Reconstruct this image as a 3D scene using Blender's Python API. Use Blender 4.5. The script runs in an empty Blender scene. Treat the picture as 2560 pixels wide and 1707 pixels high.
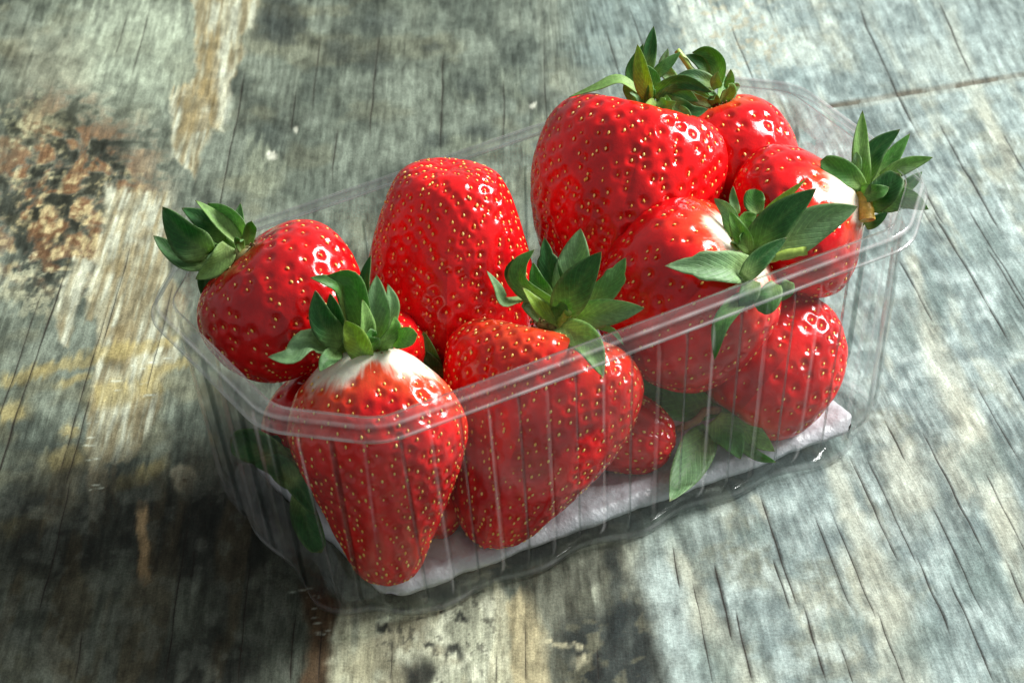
import bpy, math, random
import numpy as np
from mathutils import Vector, Matrix

# ------------------------------------------------------------------ camera, world, sun, exposure
scene = bpy.context.scene
col = scene.collection
ELEV, DIST, FPX = math.radians(34.7), 1.0, 9113.0       # depression, metres to the look-at point, focal length in photo px
CAM = np.array([0, -DIST*math.cos(ELEV), DIST*math.sin(ELEV)])
FWD = np.array([0, math.cos(ELEV), -math.sin(ELEV)])
UPV = np.array([0, math.sin(ELEV), math.cos(ELEV)])
RGT = np.array([1.0, 0, 0])
cam_d = bpy.data.cameras.new('camera')
cam = bpy.data.objects.new('camera', cam_d); col.objects.link(cam)
cam.location = CAM
cam.rotation_euler = (math.pi/2-ELEV, 0, 0)
cam_d.sensor_width = 36.0
cam_d.lens = 36.0*FPX/2560
cam_d.clip_start, cam_d.clip_end = .05, 50
cam_d.dof.use_dof = True
cam_d.dof.focus_distance = .935
cam_d.dof.aperture_fstop = 42
scene.camera = cam

# a bright window on the far right side, low and fairly near, and the dim neutral fill of the room
SUN_TO = Vector((.80, .30, .64)).normalized()
world = bpy.data.worlds.new('World'); scene.world = world; world.use_nodes = True
bg = world.node_tree.nodes['Background']
bg.inputs[0].default_value = (.95, 1.0, 1.0, 1); bg.inputs[1].default_value = .22
win_d = bpy.data.lights.new('window_light', 'AREA'); win_d.shape = 'RECTANGLE'; win_d.size = .54; win_d.size_y = .66
win_d.energy = 34.5; win_d.color = (1, .99, .97)
win = bpy.data.objects.new('window_light', win_d); col.objects.link(win)
win.location = SUN_TO*1.5; win.rotation_euler = SUN_TO.to_track_quat('Z', 'Y').to_euler()
vs = scene.view_settings; vs.view_transform = 'Standard'; vs.look = 'None'; vs.exposure = 0.90; vs.gamma = 1
scene.render.engine = 'CYCLES'
scene.cycles.transparent_max_bounces = 32
scene.cycles.max_bounces = 10
scene.cycles.caustics_reflective = False; scene.cycles.caustics_refractive = False
scene.cycles.sample_clamp_indirect = 4

# ------------------------------------------------------------------ photo pixels to places
KD = 2560/2352.0                                          # measurements below were taken on a 2352 px wide view
YAW = math.radians(32.7); TO = np.array([.0094, -.0541, 0])
TX = np.array([math.cos(YAW), math.sin(YAW), 0]); TY = np.array([-math.sin(YAW), math.cos(YAW), 0])
def ray(x, y):
    return FWD + RGT*(x*KD-1280)/FPX - UPV*(y*KD-853.5)/FPX
def at_z(x, y, z=0):
    d = ray(x, y); return CAM + d*((z-CAM[2])/d[2])
def at_ty(x, y, yt):                                      # the point of a pixel's ray at tray depth yt (mm)
    d = ray(x, y); return CAM + d*(((TO-CAM) @ TY + yt/1000)/(d @ TY))
def at_depth(x, y, dep):
    return CAM + ray(x, y)*dep
def depth(p): return float((np.asarray(p)-CAM) @ FWD)
def to_px(P):
    d = P-CAM; z = d @ FWD
    return (1280+FPX*(d @ RGT)/z)/KD, (853.5-FPX*(d @ UPV)/z)/KD
def tray(x, y, z): return TO + TX*x/1000 + TY*y/1000 + np.array([0, 0, z/1000])

# ------------------------------------------------------------------ noise and mesh helpers
def _hash(ix, iy, seed):
    h = (ix*374761393 + iy*668265263 + seed*2246822519) & 0xffffffff
    h = ((h ^ (h >> 13))*1274126177) & 0xffffffff
    return ((h ^ (h >> 16)) & 0xffff)/65535.0
def vnoise(x, y, seed=0):
    x = np.asarray(x, float); y = np.asarray(y, float)
    ix = np.floor(x).astype(np.int64); iy = np.floor(y).astype(np.int64)
    fx = x-ix; fy = y-iy; fx = fx*fx*fx*(fx*(fx*6-15)+10); fy = fy*fy*fy*(fy*(fy*6-15)+10)
    a = _hash(ix, iy, seed); b = _hash(ix+1, iy, seed); c = _hash(ix, iy+1, seed); d = _hash(ix+1, iy+1, seed)
    return (a*(1-fx)+b*fx)*(1-fy)+(c*(1-fx)+d*fx)*fy
def gfb(x, y, seed=0, octv=4, gain=.5):                # streaky noise: octaves stay aligned with the grain
    s = 0; a = 1; n = 0
    for i in range(octv):
        s = s+a*vnoise(x*2**i+17.3*i, y*2**i-9.1*i, seed+i*31); n += a; a *= gain
    return s/n
def fbm(x, y, seed=0, octv=4, gain=.5):
    s = 0; a = 1; n = 0
    for i in range(octv):
        c, d = math.cos(.65+.9*i), math.sin(.65+.9*i)
        if i: s = s+a*vnoise((x*c-y*d)*2.03**i+17.3*i, (x*d+y*c)*2.03**i-9.1*i, seed+i*31)
        else: s = s+a*vnoise(x, y, seed)
        n += a; a *= gain
    return s/n
def sstep(a, b, x):
    t = np.clip((x-a)/(b-a), 0, 1); return t*t*(3-2*t)
def catmull(P, n):
    P = np.asarray(P, float); P = np.vstack([2*P[0]-P[1], P, 2*P[-1]-P[-2]])
    m = len(P)-3; t = np.linspace(0, m-1e-9, n); i = t.astype(int); f = (t-i)[:, None]
    a, b, c, d = P[i], P[i+1], P[i+2], P[i+3]
    return .5*(2*b+(c-a)*f+(2*a-5*b+4*c-d)*f*f+(3*b-a-3*c+d)*f**3)
def mesh_obj(name, verts, faces, mat, parent=None, smooth=True, origin=None, attrs=None, uniform=None):
    me = bpy.data.meshes.new(name)
    verts = np.asarray(verts, np.float32)
    if origin is not None: verts = verts-np.asarray(origin, np.float32)
    faces = np.asarray(faces, np.int32) if not isinstance(faces, list) else faces
    if isinstance(faces, np.ndarray) and faces.ndim == 2:
        k = faces.shape[1]
        me.vertices.add(len(verts)); me.vertices.foreach_set('co', verts.ravel())
        me.loops.add(faces.size); me.loops.foreach_set('vertex_index', faces.ravel().astype(np.int32))
        me.polygons.add(len(faces)); me.polygons.foreach_set('loop_start', np.arange(0, faces.size, k, dtype=np.int32))
        me.update(calc_edges=True); me.validate()
    else:
        me.from_pydata(verts.tolist(), [], faces)
    for nm, arr in (attrs or {}).items():
        arr = np.asarray(arr, np.float32)
        if arr.ndim == 1:
            at = me.attributes.new(nm, 'FLOAT', 'POINT'); at.data.foreach_set('value', arr)
        elif arr.shape[1] == 2:
            at = me.attributes.new(nm, 'FLOAT_VECTOR', 'POINT'); at.data.foreach_set('vector', np.c_[arr, np.zeros(len(arr))].astype(np.float32).ravel())
        else:
            at = me.attributes.new(nm, 'FLOAT_COLOR', 'POINT'); at.data.foreach_set('color', np.c_[arr, np.ones(len(arr))].astype(np.float32).ravel())
    me.polygons.foreach_set('use_smooth', np.full(len(me.polygons), smooth))
    me.materials.append(mat)
    o = bpy.data.objects.new(name, me); col.objects.link(o)
    if parent is not None: o.parent = parent
    return o
def grid_faces(nr, nc, wrap=False):
    r = np.arange(nr-1)[:, None]; c = np.arange(nc if wrap else nc-1)[None, :]; c2 = (c+1) % nc
    return np.stack([r*nc+c, r*nc+c2, (r+1)*nc+c2, (r+1)*nc+c], -1).reshape(-1, 4)
def thing(name, loc, label, cat, group=None):
    o = bpy.data.objects.new(name, None); col.objects.link(o); o.location = loc; o.empty_display_size = .01
    o['label'] = label; o['category'] = cat
    if group: o['group'] = group
    return o

# ------------------------------------------------------------------ materials
def new_mat(name):
    m = bpy.data.materials.new(name); m.use_nodes = True
    nt = m.node_tree; return m, nt, nt.nodes, nt.links, nt.nodes['Principled BSDF']
def attr(N, name):
    a = N.new('ShaderNodeAttribute'); a.attribute_name = name; return a
def mapr(N, L, src, a, b, c, d):
    m = N.new('ShaderNodeMapRange'); m.inputs[1].default_value = a; m.inputs[2].default_value = b
    m.inputs[3].default_value = c; m.inputs[4].default_value = d; L.new(src, m.inputs[0]); return m.outputs[0]
def mixc(N, L, mode, fac, a, b):
    m = N.new('ShaderNodeMix'); m.data_type = 'RGBA'; m.blend_type = mode
    for s, v in ((m.inputs[0], fac), (m.inputs[6], a), (m.inputs[7], b)):
        if isinstance(v, (int, float)): s.default_value = v
        elif isinstance(v, tuple): s.default_value = (*v, 1)
        else: L.new(v, s)
    return m.outputs[2]
def noise_tex(N, L, vec, scale, detail=4, rough=.55):
    t = N.new('ShaderNodeTexNoise'); t.inputs['Scale'].default_value = scale; t.inputs['Detail'].default_value = detail
    t.inputs['Roughness'].default_value = rough
    if vec is not None: L.new(vec, t.inputs['Vector'])
    return t.outputs[0]
def mapping(N, L, vec, scale):
    m = N.new('ShaderNodeMapping'); m.inputs['Scale'].default_value = scale; L.new(vec, m.inputs['Vector']); return m.outputs[0]
def bump(N, L, h, dist, strength=1, nrm=None):
    b = N.new('ShaderNodeBump'); b.inputs['Distance'].default_value = dist; b.inputs['Strength'].default_value = strength
    L.new(h, b.inputs['Height'])
    if nrm is not None: L.new(nrm, b.inputs['Normal'])
    return b.outputs[0]

def mat_wood():
    m, nt, N, L, P = new_mat('weathered_wood')
    c = attr(N, 'wood_colour').outputs['Color']; uv = attr(N, 'grain').outputs['Vector']
    n1 = noise_tex(N, L, mapping(N, L, uv, (2600, 190, 1)), 1, 3, .6)      # fibres along the grain
    n2 = noise_tex(N, L, mapping(N, L, uv, (1700, 1200, 1)), 1, 5, .75)    # specks
    n3 = noise_tex(N, L, mapping(N, L, uv, (300, 110, 1)), 1, 5, .65)
    c = mixc(N, L, 'MULTIPLY', 1.0, c, mapr(N, L, n1, .3, .7, .82, 1.15))
    c = mixc(N, L, 'MULTIPLY', 1.0, c, mapr(N, L, n2, .3, .7, .60, 1.36))
    c = mixc(N, L, 'MULTIPLY', 1.0, c, mapr(N, L, n3, .3, .7, .86, 1.13))
    L.new(c, P.inputs['Base Color'])
    P.inputs['Roughness'].default_value = .7; P.inputs['Specular IOR Level'].default_value = .08
    nb = bump(N, L, n1, .00012, .5); nb = bump(N, L, n2, .00016, .5, nb)
    L.new(nb, P.inputs['Normal'])
    return m
def mat_flesh():
    m, nt, N, L, P = new_mat('strawberry_flesh')
    c = attr(N, 'flesh').outputs['Color']
    tc = N.new('ShaderNodeTexCoord').outputs['Object']
    n = noise_tex(N, L, tc, 420, 4, .6)
    n2 = noise_tex(N, L, tc, 2600, 2, .5)
    c = mixc(N, L, 'MULTIPLY', 1.0, c, mapr(N, L, n, .3, .7, .86, 1.1))
    L.new(c, P.inputs['Base Color'])
    L.new(mapr(N, L, noise_tex(N, L, tc, 130, 3, .6), .4, .68, .10, .27), P.inputs['Roughness'])
    P.inputs['Specular IOR Level'].default_value = .36
    P.inputs['Coat Weight'].default_value = .12; P.inputs['Coat Roughness'].default_value = .08
    P.inputs['Subsurface Weight'].default_value = .18
    P.inputs['Subsurface Radius'].default_value = (1.0, .22, .12); P.inputs['Subsurface Scale'].default_value = .0035
    n3 = noise_tex(N, L, tc, 1100, 2, .5)
    nb = bump(N, L, n3, .00014, .5); nb = bump(N, L, n2, .0001, .35, nb); L.new(nb, P.inputs['Normal'])
    return m
def mat_seed():
    m, nt, N, L, P = new_mat('strawberry_seed')
    oi = N.new('ShaderNodeObjectInfo')
    r = N.new('ShaderNodeValToRGB'); L.new(oi.outputs['Random'], r.inputs[0])
    e = r.color_ramp.elements; e[0].color = (.72, .34, .05, 1); e[1].color = (.90, .68, .24, 1)
    k = e.new(.5); k.color = (.84, .55, .12, 1)
    L.new(r.outputs[0], P.inputs['Base Color']); P.inputs['Roughness'].default_value = .3
    return m
def mat_leaf():
    m, nt, N, L, P = new_mat('sepal_leaf')
    c = attr(N, 'leaf_colour').outputs['Color']; uv = attr(N, 'blade').outputs['Vector']
    tc = N.new('ShaderNodeTexCoord').outputs['Object']
    n = noise_tex(N, L, tc, 900, 4, .6)
    c = mixc(N, L, 'MULTIPLY', 1.0, c, mapr(N, L, n, .3, .7, .76, 1.22))
    # veins: slanted lines either side of the midrib
    sx = N.new('ShaderNodeSeparateXYZ'); L.new(uv, sx.inputs[0])
    ab = N.new('ShaderNodeMath'); ab.operation = 'ABSOLUTE'; L.new(sx.outputs[0], ab.inputs[0])
    ma = N.new('ShaderNodeMath'); ma.operation = 'MULTIPLY_ADD'; L.new(ab.outputs[0], ma.inputs[0]); ma.inputs[1].default_value = -.42; L.new(sx.outputs[1], ma.inputs[2])
    ws = N.new('ShaderNodeMath'); ws.operation = 'MULTIPLY'; L.new(ma.outputs[0], ws.inputs[0]); ws.inputs[1].default_value = 52
    wv = N.new('ShaderNodeMath'); wv.operation = 'SINE'; L.new(ws.outputs[0], wv.inputs[0])
    vein = mapr(N, L, wv.outputs[0], .72, 1, 0, 1)
    c = mixc(N, L, 'MULTIPLY', 1.0, c, mapr(N, L, vein, 0, 1, 1, 1.32))
    L.new(c, P.inputs['Base Color']); P.inputs['Roughness'].default_value = .48; P.inputs['Specular IOR Level'].default_value = .3
    nb = bump(N, L, vein, -.00012, .6); nb = bump(N, L, n, .00016, .6, nb); L.new(nb, P.inputs['Normal'])
    tr = N.new('ShaderNodeBsdfTranslucent'); L.new(mixc(N, L, 'MULTIPLY', 1.0, c, (1.7, 2.0, .7)), tr.inputs[0])
    mx = N.new('ShaderNodeMixShader'); mx.inputs[0].default_value = .28
    L.new(P.outputs[0], mx.inputs[1]); L.new(tr.outputs[0], mx.inputs[2])
    L.new(mx.outputs[0], N['Material Output'].inputs[0])
    return m
def mat_plain(name, color, rough=.5, var=.25, scale=800):
    m, nt, N, L, P = new_mat(name)
    n = noise_tex(N, L, N.new('ShaderNodeTexCoord').outputs['Object'], scale, 4, .6)
    L.new(mixc(N, L, 'MULTIPLY', 1.0, color, mapr(N, L, n, .3, .7, 1-var, 1+var)), P.inputs['Base Color'])
    P.inputs['Roughness'].default_value = rough
    L.new(bump(N, L, n, .0002, .5), P.inputs['Normal'])
    return m
def mat_plastic(name, haze0, haze1, graze=.6):
    m, nt, N, L, P = new_mat(name); N.remove(P)
    crease_glint = attr(N, 'crease_glint').outputs['Fac']; facet_dark = attr(N, 'facet_dark').outputs['Fac']  # painted light: bright edge glints, and dark lines in place of refraction
    tc = N.new('ShaderNodeTexCoord').outputs['Object']
    n = noise_tex(N, L, mapping(N, L, tc, (1, 1, .25)), 90, 3, .5)
    nb = bump(N, L, n, .0006, .5)
    lw = N.new('ShaderNodeLayerWeight'); lw.inputs[0].default_value = .5; L.new(nb, lw.inputs['Normal'])
    pw = N.new('ShaderNodeMath'); pw.operation = 'POWER'; L.new(lw.outputs['Facing'], pw.inputs[0]); pw.inputs[1].default_value = 4.5
    fr = N.new('ShaderNodeMapRange'); L.new(pw.outputs[0], fr.inputs[0]); fr.inputs[3].default_value = .016; fr.inputs[4].default_value = graze
    tr = N.new('ShaderNodeBsdfTransparent'); L.new(mixc(N, L, 'MIX', facet_dark, (.985, .988, .987), (.62, .65, .64)), tr.inputs[0])
    gl = N.new('ShaderNodeBsdfGlossy'); gl.inputs['Roughness'].default_value = .09; gl.inputs[0].default_value = (1, 1, 1, 1); L.new(nb, gl.inputs['Normal'])
    m1 = N.new('ShaderNodeMixShader'); L.new(fr.outputs[0], m1.inputs[0]); L.new(tr.outputs[0], m1.inputs[1]); L.new(gl.outputs[0], m1.inputs[2])
    df = N.new('ShaderNodeBsdfDiffuse'); df.inputs[0].default_value = (.9, .92, .92, 1)      # white for scuff haze, the veil of reflections and painted edge glints
    tl = N.new('ShaderNodeBsdfTranslucent'); tl.inputs[0].default_value = (.9, .92, .92, 1)
    m2 = N.new('ShaderNodeMixShader'); m2.inputs[0].default_value = .5; L.new(df.outputs[0], m2.inputs[1]); L.new(tl.outputs[0], m2.inputs[2])
    sc = noise_tex(N, L, mapping(N, L, tc, (1, 1, .3)), 60, 5, .7)
    m3 = N.new('ShaderNodeMixShader'); ad = N.new('ShaderNodeMath'); ad.operation = 'MULTIPLY_ADD'; L.new(crease_glint, ad.inputs[0]); ad.inputs[1].default_value = .34; L.new(mapr(N, L, sc, .35, .75, haze0, haze1), ad.inputs[2]); L.new(ad.outputs[0], m3.inputs[0]); L.new(m1.outputs[0], m3.inputs[1]); L.new(m2.outputs[0], m3.inputs[2])
    L.new(m3.outputs[0], N['Material Output'].inputs[0])
    return m
def mat_pad():
    m, nt, N, L, P = new_mat('white_pad')
    n = noise_tex(N, L, N.new('ShaderNodeTexCoord').outputs['Object'], 160, 5, .6)
    n2 = noise_tex(N, L, N.new('ShaderNodeTexCoord').outputs['Object'], 38, 3, .6)
    pc_ = mixc(N, L, 'MIX', mapr(N, L, n2, .5, .68, 0, .25), (.50, .515, .55), (.46, .36, .39))
    L.new(mixc(N, L, 'MULTIPLY', 1.0, pc_, mapr(N, L, n, .3, .7, .82, 1.1)), P.inputs['Base Color'])
    P.inputs['Roughness'].default_value = .35
    L.new(bump(N, L, n, .0016, .7), P.inputs['Normal'])
    return m
M_WOOD, M_FLESH, M_SEED, M_LEAF, M_PLASTIC, M_PAD = mat_wood(), mat_flesh(), mat_seed(), mat_leaf(), mat_plastic('clear_plastic', .0, .006), mat_pad()
M_RIM = mat_plastic('clear_plastic_rim', .012, .04)
M_BASE = mat_plastic('clear_plastic_base', .0, .006, .22)
M_STEM = mat_plain('green_stem', (.30, .42, .07), .4)
M_BROWN = mat_plain('dry_brown', (.22, .11, .05), .8, .4)
M_HULL = mat_plain('calyx_core', (.24, .22, .07), .55, .4)

# ------------------------------------------------------------------ table top: weathered board with grain, cracks and worn patches
def slant(u):      # how far the grain leans towards +x per metre towards the camera
    return -.075*sstep(-.045, -.13, u) + .225*sstep(-.005, .075, u)
def lean(v): return -.24*np.tanh(v/.24)
def grain_x(u, v):
    return u + slant(u)*lean(v) + .0030*(fbm(u*20+5, v*9, 3, 3)-.5) + .0004*(vnoise(u*40, v*110, 8)-.5)
def u_of(px, py):
    g = at_z(px, py); u = g[0]
    for _ in range(60): u = u + .6*(g[0]-float(grain_x(np.array(u), np.array(g[1]))))
    return u, g[1]
CRACKS = [  # photo x, y at the upper end, y at the lower end, width mm, depth mm
 (8,170,640,.35,.6),(735,80,260,.16,.3),(775,290,420,.16,.3),(563,150,520,.2,.4),(680,200,300,.14,.3),(870,70,330,.18,.4),(1018,120,345,.22,.5),
 (168,560,1290,.30,.6),(105,640,1560,.16,.3),(285,30,130,.16,.3),(345,10,180,.16,.3),(205,900,1130,.12,.3),(250,700,1100,.12,.3),(300,560,800,.2,.4),(400,640,900,.12,.3),
 (1390,60,230,.14,.3),(1440,0,300,.12,.3),(1250,100,330,.12,.3),(1150,180,330,.12,.3),(1680,60,190,.2,.4),
 (1968,0,330,.34,.6),(2155,0,190,.25,.5),(2120,430,520,.3,.6),(2138,480,790,.36,.7),(2155,280,540,.3,.6),(2220,470,800,.16,.3),(2060,590,740,.26,.6),(2040,330,560,.16,.3),
 (1742,1125,1400,.36,.8),(1950,1045,1290,.38,.9),(1990,1050,1300,.12,.3),(1640,1290,1470,.32,.6),(1690,1400,1568,.3,.6),
 (1775,1280,1400,.2,.5),(1840,1370,1568,.34,.8),(2030,960,1060,.2,.4),(2115,985,1270,.36,.7),(2135,1150,1420,.2,.5),(2100,1270,1460,.32,.7),(2180,1330,1568,.34,.7),
 (2230,860,1060,.16,.3),(2260,1080,1330,.16,.4),(2305,1280,1568,.24,.5),(2310,840,980,.32,.6),(2262,560,840,.2,.4),(2300,300,520,.2,.4),(1900,1150,1420,.14,.3),(1870,1180,1400,.12,.3),
 (2010,1400,1568,.2,.4),(1930,1480,1568,.2,.4),(1590,1330,1568,.14,.3),(1545,1250,1350,.18,.4),(680,1400,1568,.26,.5),(435,1180,1568,.18,.4),(575,1290,1568,.14,.3),(740,1440,1568,.12,.3),
 (190,1450,1568,.2,.4),(1140,1500,1568,.12,.3),(1370,1480,1568,.12,.3),(1205,1420,1568,.1,.3),(900,1470,1568,.1,.25),(450,1250,1330,.15,.3),(150,1100,1420,.14,.3)]
def build_table():
    cr = []
    for x, y0, y1, w, d in CRACKS:
        u, v1 = u_of(x, y0); v0 = at_z(x, y1)[1]
        cr.append((u, v0, v1, w/2000, d/1000))
    cr.sort()
    kept = []
    for c in cr:
        if kept and c[0]-kept[-1][0] < .0009: c = (kept[-1][0]+.0009, *c[1:])
        kept.append((*c[:3], c[3]*1.9, c[4]))
    cr = kept
    base = np.arange(-.185, .1951, .00056)
    for c in cr: base = base[np.abs(base-c[0]) > .00045]
    cols = [(u, None, 0) for u in base]
    for i, c in enumerate(cr): cols += [(c[0]-.0003, i, -1), (c[0], i, 0), (c[0]+.0003, i, 1)]
    grow = np.cumsum(.0006*1.075**np.arange(62)); cols += [(-.185-g, None, 0) for g in grow]+[(.195+g, None, 0) for g in grow]
    cols.sort(key=lambda t: t[0])
    v = np.r_[-.18-grow[::-1], np.arange(-.18, .2301, .00072), .2301+grow]
    nc, nr = len(cols), len(v)
    U = np.tile(np.array([c[0] for c in cols]), (nr, 1)); V = np.tile(v[:, None], (1, nc)); Z = np.zeros((nr, nc)); CM = np.zeros((nr, nc))
    for j, (u0, ci, side) in enumerate(cols):
        if ci is None: continue
        uc, v0, v1, hw, dp = cr[ci]
        t = np.clip((v-v0)/(v1-v0), 0, 1)
        tap = np.where((v > v0) & (v < v1), np.minimum(1, np.minimum(t, 1-t)*5)**.7, 0)*(.45+.75*vnoise(v*160, v*0+ci, 5))
        if side == 0: Z[:, j] = -.35*dp*tap; CM[:, j] = np.clip(tap*1.8, 0, 1)
        else:
            CM[:, j] = .30*np.clip(tap*1.5, 0, 1); U[:, j] = uc+side*(np.where(tap > 0, .00006+hw*tap, .0003))
    X = grain_x(U, V); Y = V.copy()
    P = np.stack([X, Y, np.zeros_like(X)], -1).reshape(-1, 3)
    px, py = to_px(P)
    u, vv = U.ravel()*1000, V.ravel()*1000               # mm
    x_, y_ = P[:, 0]*1000, P[:, 1]*1000
    y2 = y_/1.65
    nL = fbm(x_/38, y2/38, 11, 4); nM = fbm(x_/12, y2/12, 12, 4); nF = fbm(x_/4+2.2*nM, y2/4+2.2*nL, 13, 4); nT = fbm(x_/1.8+2*nM, y2/1.8+1.5*nF, 14, 3, .6)
    gS = gfb(u/1.6, vv/30, 21, 4); gW = gfb(u/7, vv/60, 22, 3); gF = gfb(u/.9, vv/9, 23, 2)
    wx = px+70*(nM-.5)+40*(nF-.5); wy = py+70*(fbm(x_/12+40, y_/12, 15, 4)-.5)+50*(gF-.5)
    C = np.zeros((len(px), 3)); H = np.zeros(len(px))
    def lay(mask, c, k=1.0):
        C[:] = C*(1-(mask*k)[:, None])+np.asarray(c)*(mask*k)[:, None]
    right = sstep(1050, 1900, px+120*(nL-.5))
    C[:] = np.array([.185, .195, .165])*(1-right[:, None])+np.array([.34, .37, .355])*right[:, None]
    lay(sstep(.42, .62, gW)*(1-right), (.26, .265, .225), .7)
    lay(sstep(.5, .72, nL), (.13, .145, .135), .55)
    lay(sstep(.52, .70, nM)*(1-right), (.10, .11, .10), .6)
    lay(sstep(.50, .64, 1-nM)*(1-right), (.30, .31, .27), .6)
    lay(sstep(.55, .75, fbm(x_/20+9, y_/20, 33, 4)), (.26, .22, .14), .45)
    # streaks and cloudy weathering of the pale part
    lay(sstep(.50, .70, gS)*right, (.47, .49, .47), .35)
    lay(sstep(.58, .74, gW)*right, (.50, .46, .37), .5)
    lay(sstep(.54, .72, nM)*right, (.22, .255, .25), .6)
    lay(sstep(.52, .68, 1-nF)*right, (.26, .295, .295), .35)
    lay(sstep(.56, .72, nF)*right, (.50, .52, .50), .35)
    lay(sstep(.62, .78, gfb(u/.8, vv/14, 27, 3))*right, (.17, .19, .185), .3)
    def ell(cx, cy, rx, ry, soft=.35, ww=1.0):
        return 1-sstep(1-soft, 1+soft, np.hypot((px+(wx-px)*ww-cx)/rx, (py+(wy-py)*ww-cy)/ry))
    def poly(pts, soft=10, ww=.5):
        pts = np.asarray(pts, float); lo = pts.min(0)-80; hi = pts.max(0)+80
        qx = px+(wx-px)*ww; qy = py+(wy-py)*ww
        idx = np.where((qx > lo[0]) & (qx < hi[0]) & (qy > lo[1]) & (qy < hi[1]))[0]
        out = np.zeros(len(px)); X0, Y0 = qx[idx], qy[idx]; ins = np.zeros(len(idx), bool); dm = np.full(len(idx), 1e9)
        for a, b in zip(pts, np.roll(pts, -1, 0)):
            cond = ((a[1] > Y0) != (b[1] > Y0)); xx = (b[0]-a[0])*(Y0-a[1])/(b[1]-a[1]+1e-12)+a[0]; ins ^= cond & (X0 < xx)
            e = b-a; t = np.clip(((X0-a[0])*e[0]+(Y0-a[1])*e[1])/(e @ e), 0, 1); dm = np.minimum(dm, np.hypot(X0-a[0]-t*e[0], Y0-a[1]-t*e[1]))
        out[idx] = sstep(-soft, soft, np.where(ins, dm, -dm)); return out
    def streak(x0, y0, x1, y1, hw, soft=.6, ww=.4):       # a band between two photo points
        qx = px+(wx-px)*ww; qy = py+(wy-py)*ww; e = np.array([x1-x0, y1-y0]); n2 = e @ e
        t = np.clip(((qx-x0)*e[0]+(qy-y0)*e[1])/n2, 0, 1); d = np.hypot(qx-x0-t*e[0], qy-y0-t*e[1])
        return (1-sstep(hw*(1-soft), hw*(1+soft), d))*np.minimum(1, 6*np.minimum(t+.05, 1.05-t))
    # upper left: pale patch, rust and lichen
    lay(ell(290, 130, 170, 150, .5), (.40, .41, .34), .75)
    lay(ell(110, 150, 90, 70, .6), (.34, .30, .23), .5)
    lay(ell(150, 440, 200, 190, .5)*sstep(.40, .64, nF), (.31, .135, .065), .85)
    lay(ell(160, 420, 210, 200, .5)*sstep(.46, .66, 1-nF), (.06, .055, .04), .75)
    lay(ell(170, 520, 190, 160, .5)*sstep(.48, .70, nT*.6+nF*.4), (.50, .38, .22), .85)
    lay(ell(60, 330, 90, 100, .5)*sstep(.46, .68, nT*.6+nM*.4), (.48, .42, .28), .7)
    lay(ell(60, 650, 110, 60, .5)*sstep(.45, .6, nT), (.46, .42, .32), .6)
    lay(ell(600, 400, 55, 60, .4), (.36, .35, .26), .6)
    lay(ell(680, 60, 120, 60, .6)*sstep(.45, .6, nM), (.10, .105, .10), .7)
    lay(ell(640, 320, 30, 40, .6), (.08, .09, .09), .6)
    lay(ell(950, 330, 420, 300, .6), (.17, .185, .165), .45)
    lay(ell(1190, 320, 160, 120, .6)*sstep(.44, .6, nM), (.30, .30, .23), .5)
    for cx, cy, r in ((858,135,26),(1090,200,30),(990,112,20),(1000,330,24),(780,120,30),(620,60,40),(880,50,30),(1250,230,30),(1100,300,26)):
        lay(ell(cx, cy, r*1.3, r*.8, .6, .5), (.09, .10, .10), .55)
    # peeled strips
    A = poly([(430,-20),(590,-20),(588,48),(556,62),(545,160),(522,250),(512,315),(488,290),(470,335),(440,405),(404,375),(390,290),(396,215),(446,190),(452,100)], 7)
    B = poly([(240,430),(392,430),(384,520),(400,640),(432,720),(402,820),(374,850),(362,905),(330,1010),(292,1060),(236,1070),(214,1235),(200,1010),(206,870),(224,770),(205,650),(236,520)], 8)
    Cc = poly([(128,700),(168,590),(215,600),(172,700),(150,800),(132,790)], 6)
    D = poly([(195,730),(205,640),(240,610),(235,690),(205,745)], 6)
    for msk in (A, B, Cc, D):
        lay(msk, (.44, .38, .285), .88); H -= msk*.00018
        lay(msk*sstep(.5, .62, gS), (.30, .22, .13), .7); lay(msk*sstep(.54, .66, 1-gS), (.56, .53, .46), .7)
        lay(msk*sstep(.55, .7, nM), (.36, .25, .13), .6)
    lay(streak(490, 60, 480, 250, 14), (.38, .26, .13), .6); lay(streak(525, 150, 515, 290, 14), (.56, .54, .48), .6)
    # yellow rubbed marks
    for a in ((0,880,110,845,14),(60,850,300,790,12),(135,885,205,850,12),(270,810,420,765,13),(330,850,440,825,14),(215,915,300,890,30),(310,890,370,870,26),(0,950,60,940,20),(150,1000,165,970,18),(110,1070,190,1040,22),(250,1130,380,1060,16),(0,1230,120,1180,22),(120,1210,180,1130,16),(300,1100,345,1085,20)):
        lay(streak(*a), (.46, .34, .15), .65)
    # little knot and slivers
    lay(ell(425, 1100, 32, 30, .25, .35), (.52, .43, .33), .95); lay(ell(424, 1100, 4, 4, .5, 0), (.1, .07, .05))
    lay(streak(322, 1165, 328, 1330, 13, .4), (.30, .20, .12), .9); lay(streak(345, 1230, 342, 1330, 9), (.20, .11, .06), .7)
    lay(streak(212, 1070, 208, 1225, 12, .4), (.40, .31, .21), .9); lay(streak(240, 1080, 236, 1200, 8), (.33, .25, .17), .8); lay(streak(262, 1060, 258, 1180, 6), (.33, .25, .17), .7)
    # front-left corner: cast shadow painted into the wood colour, with mottling
    corner_shade = sstep(1010, 1250, py+110*(nL-.5)+.10*px)*(1-sstep(640, 780, px+60*(nM-.5)))
    lay(corner_shade*(1-ell(425, 1100, 36, 34, .25, .35)), (.095, .088, .074), .6)
    lay(corner_shade*sstep(.5, .66, nL), (.045, .043, .04), .65)
    lay(corner_shade*sstep(.55, .68, gW), (.15, .11, .07), .6)
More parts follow.
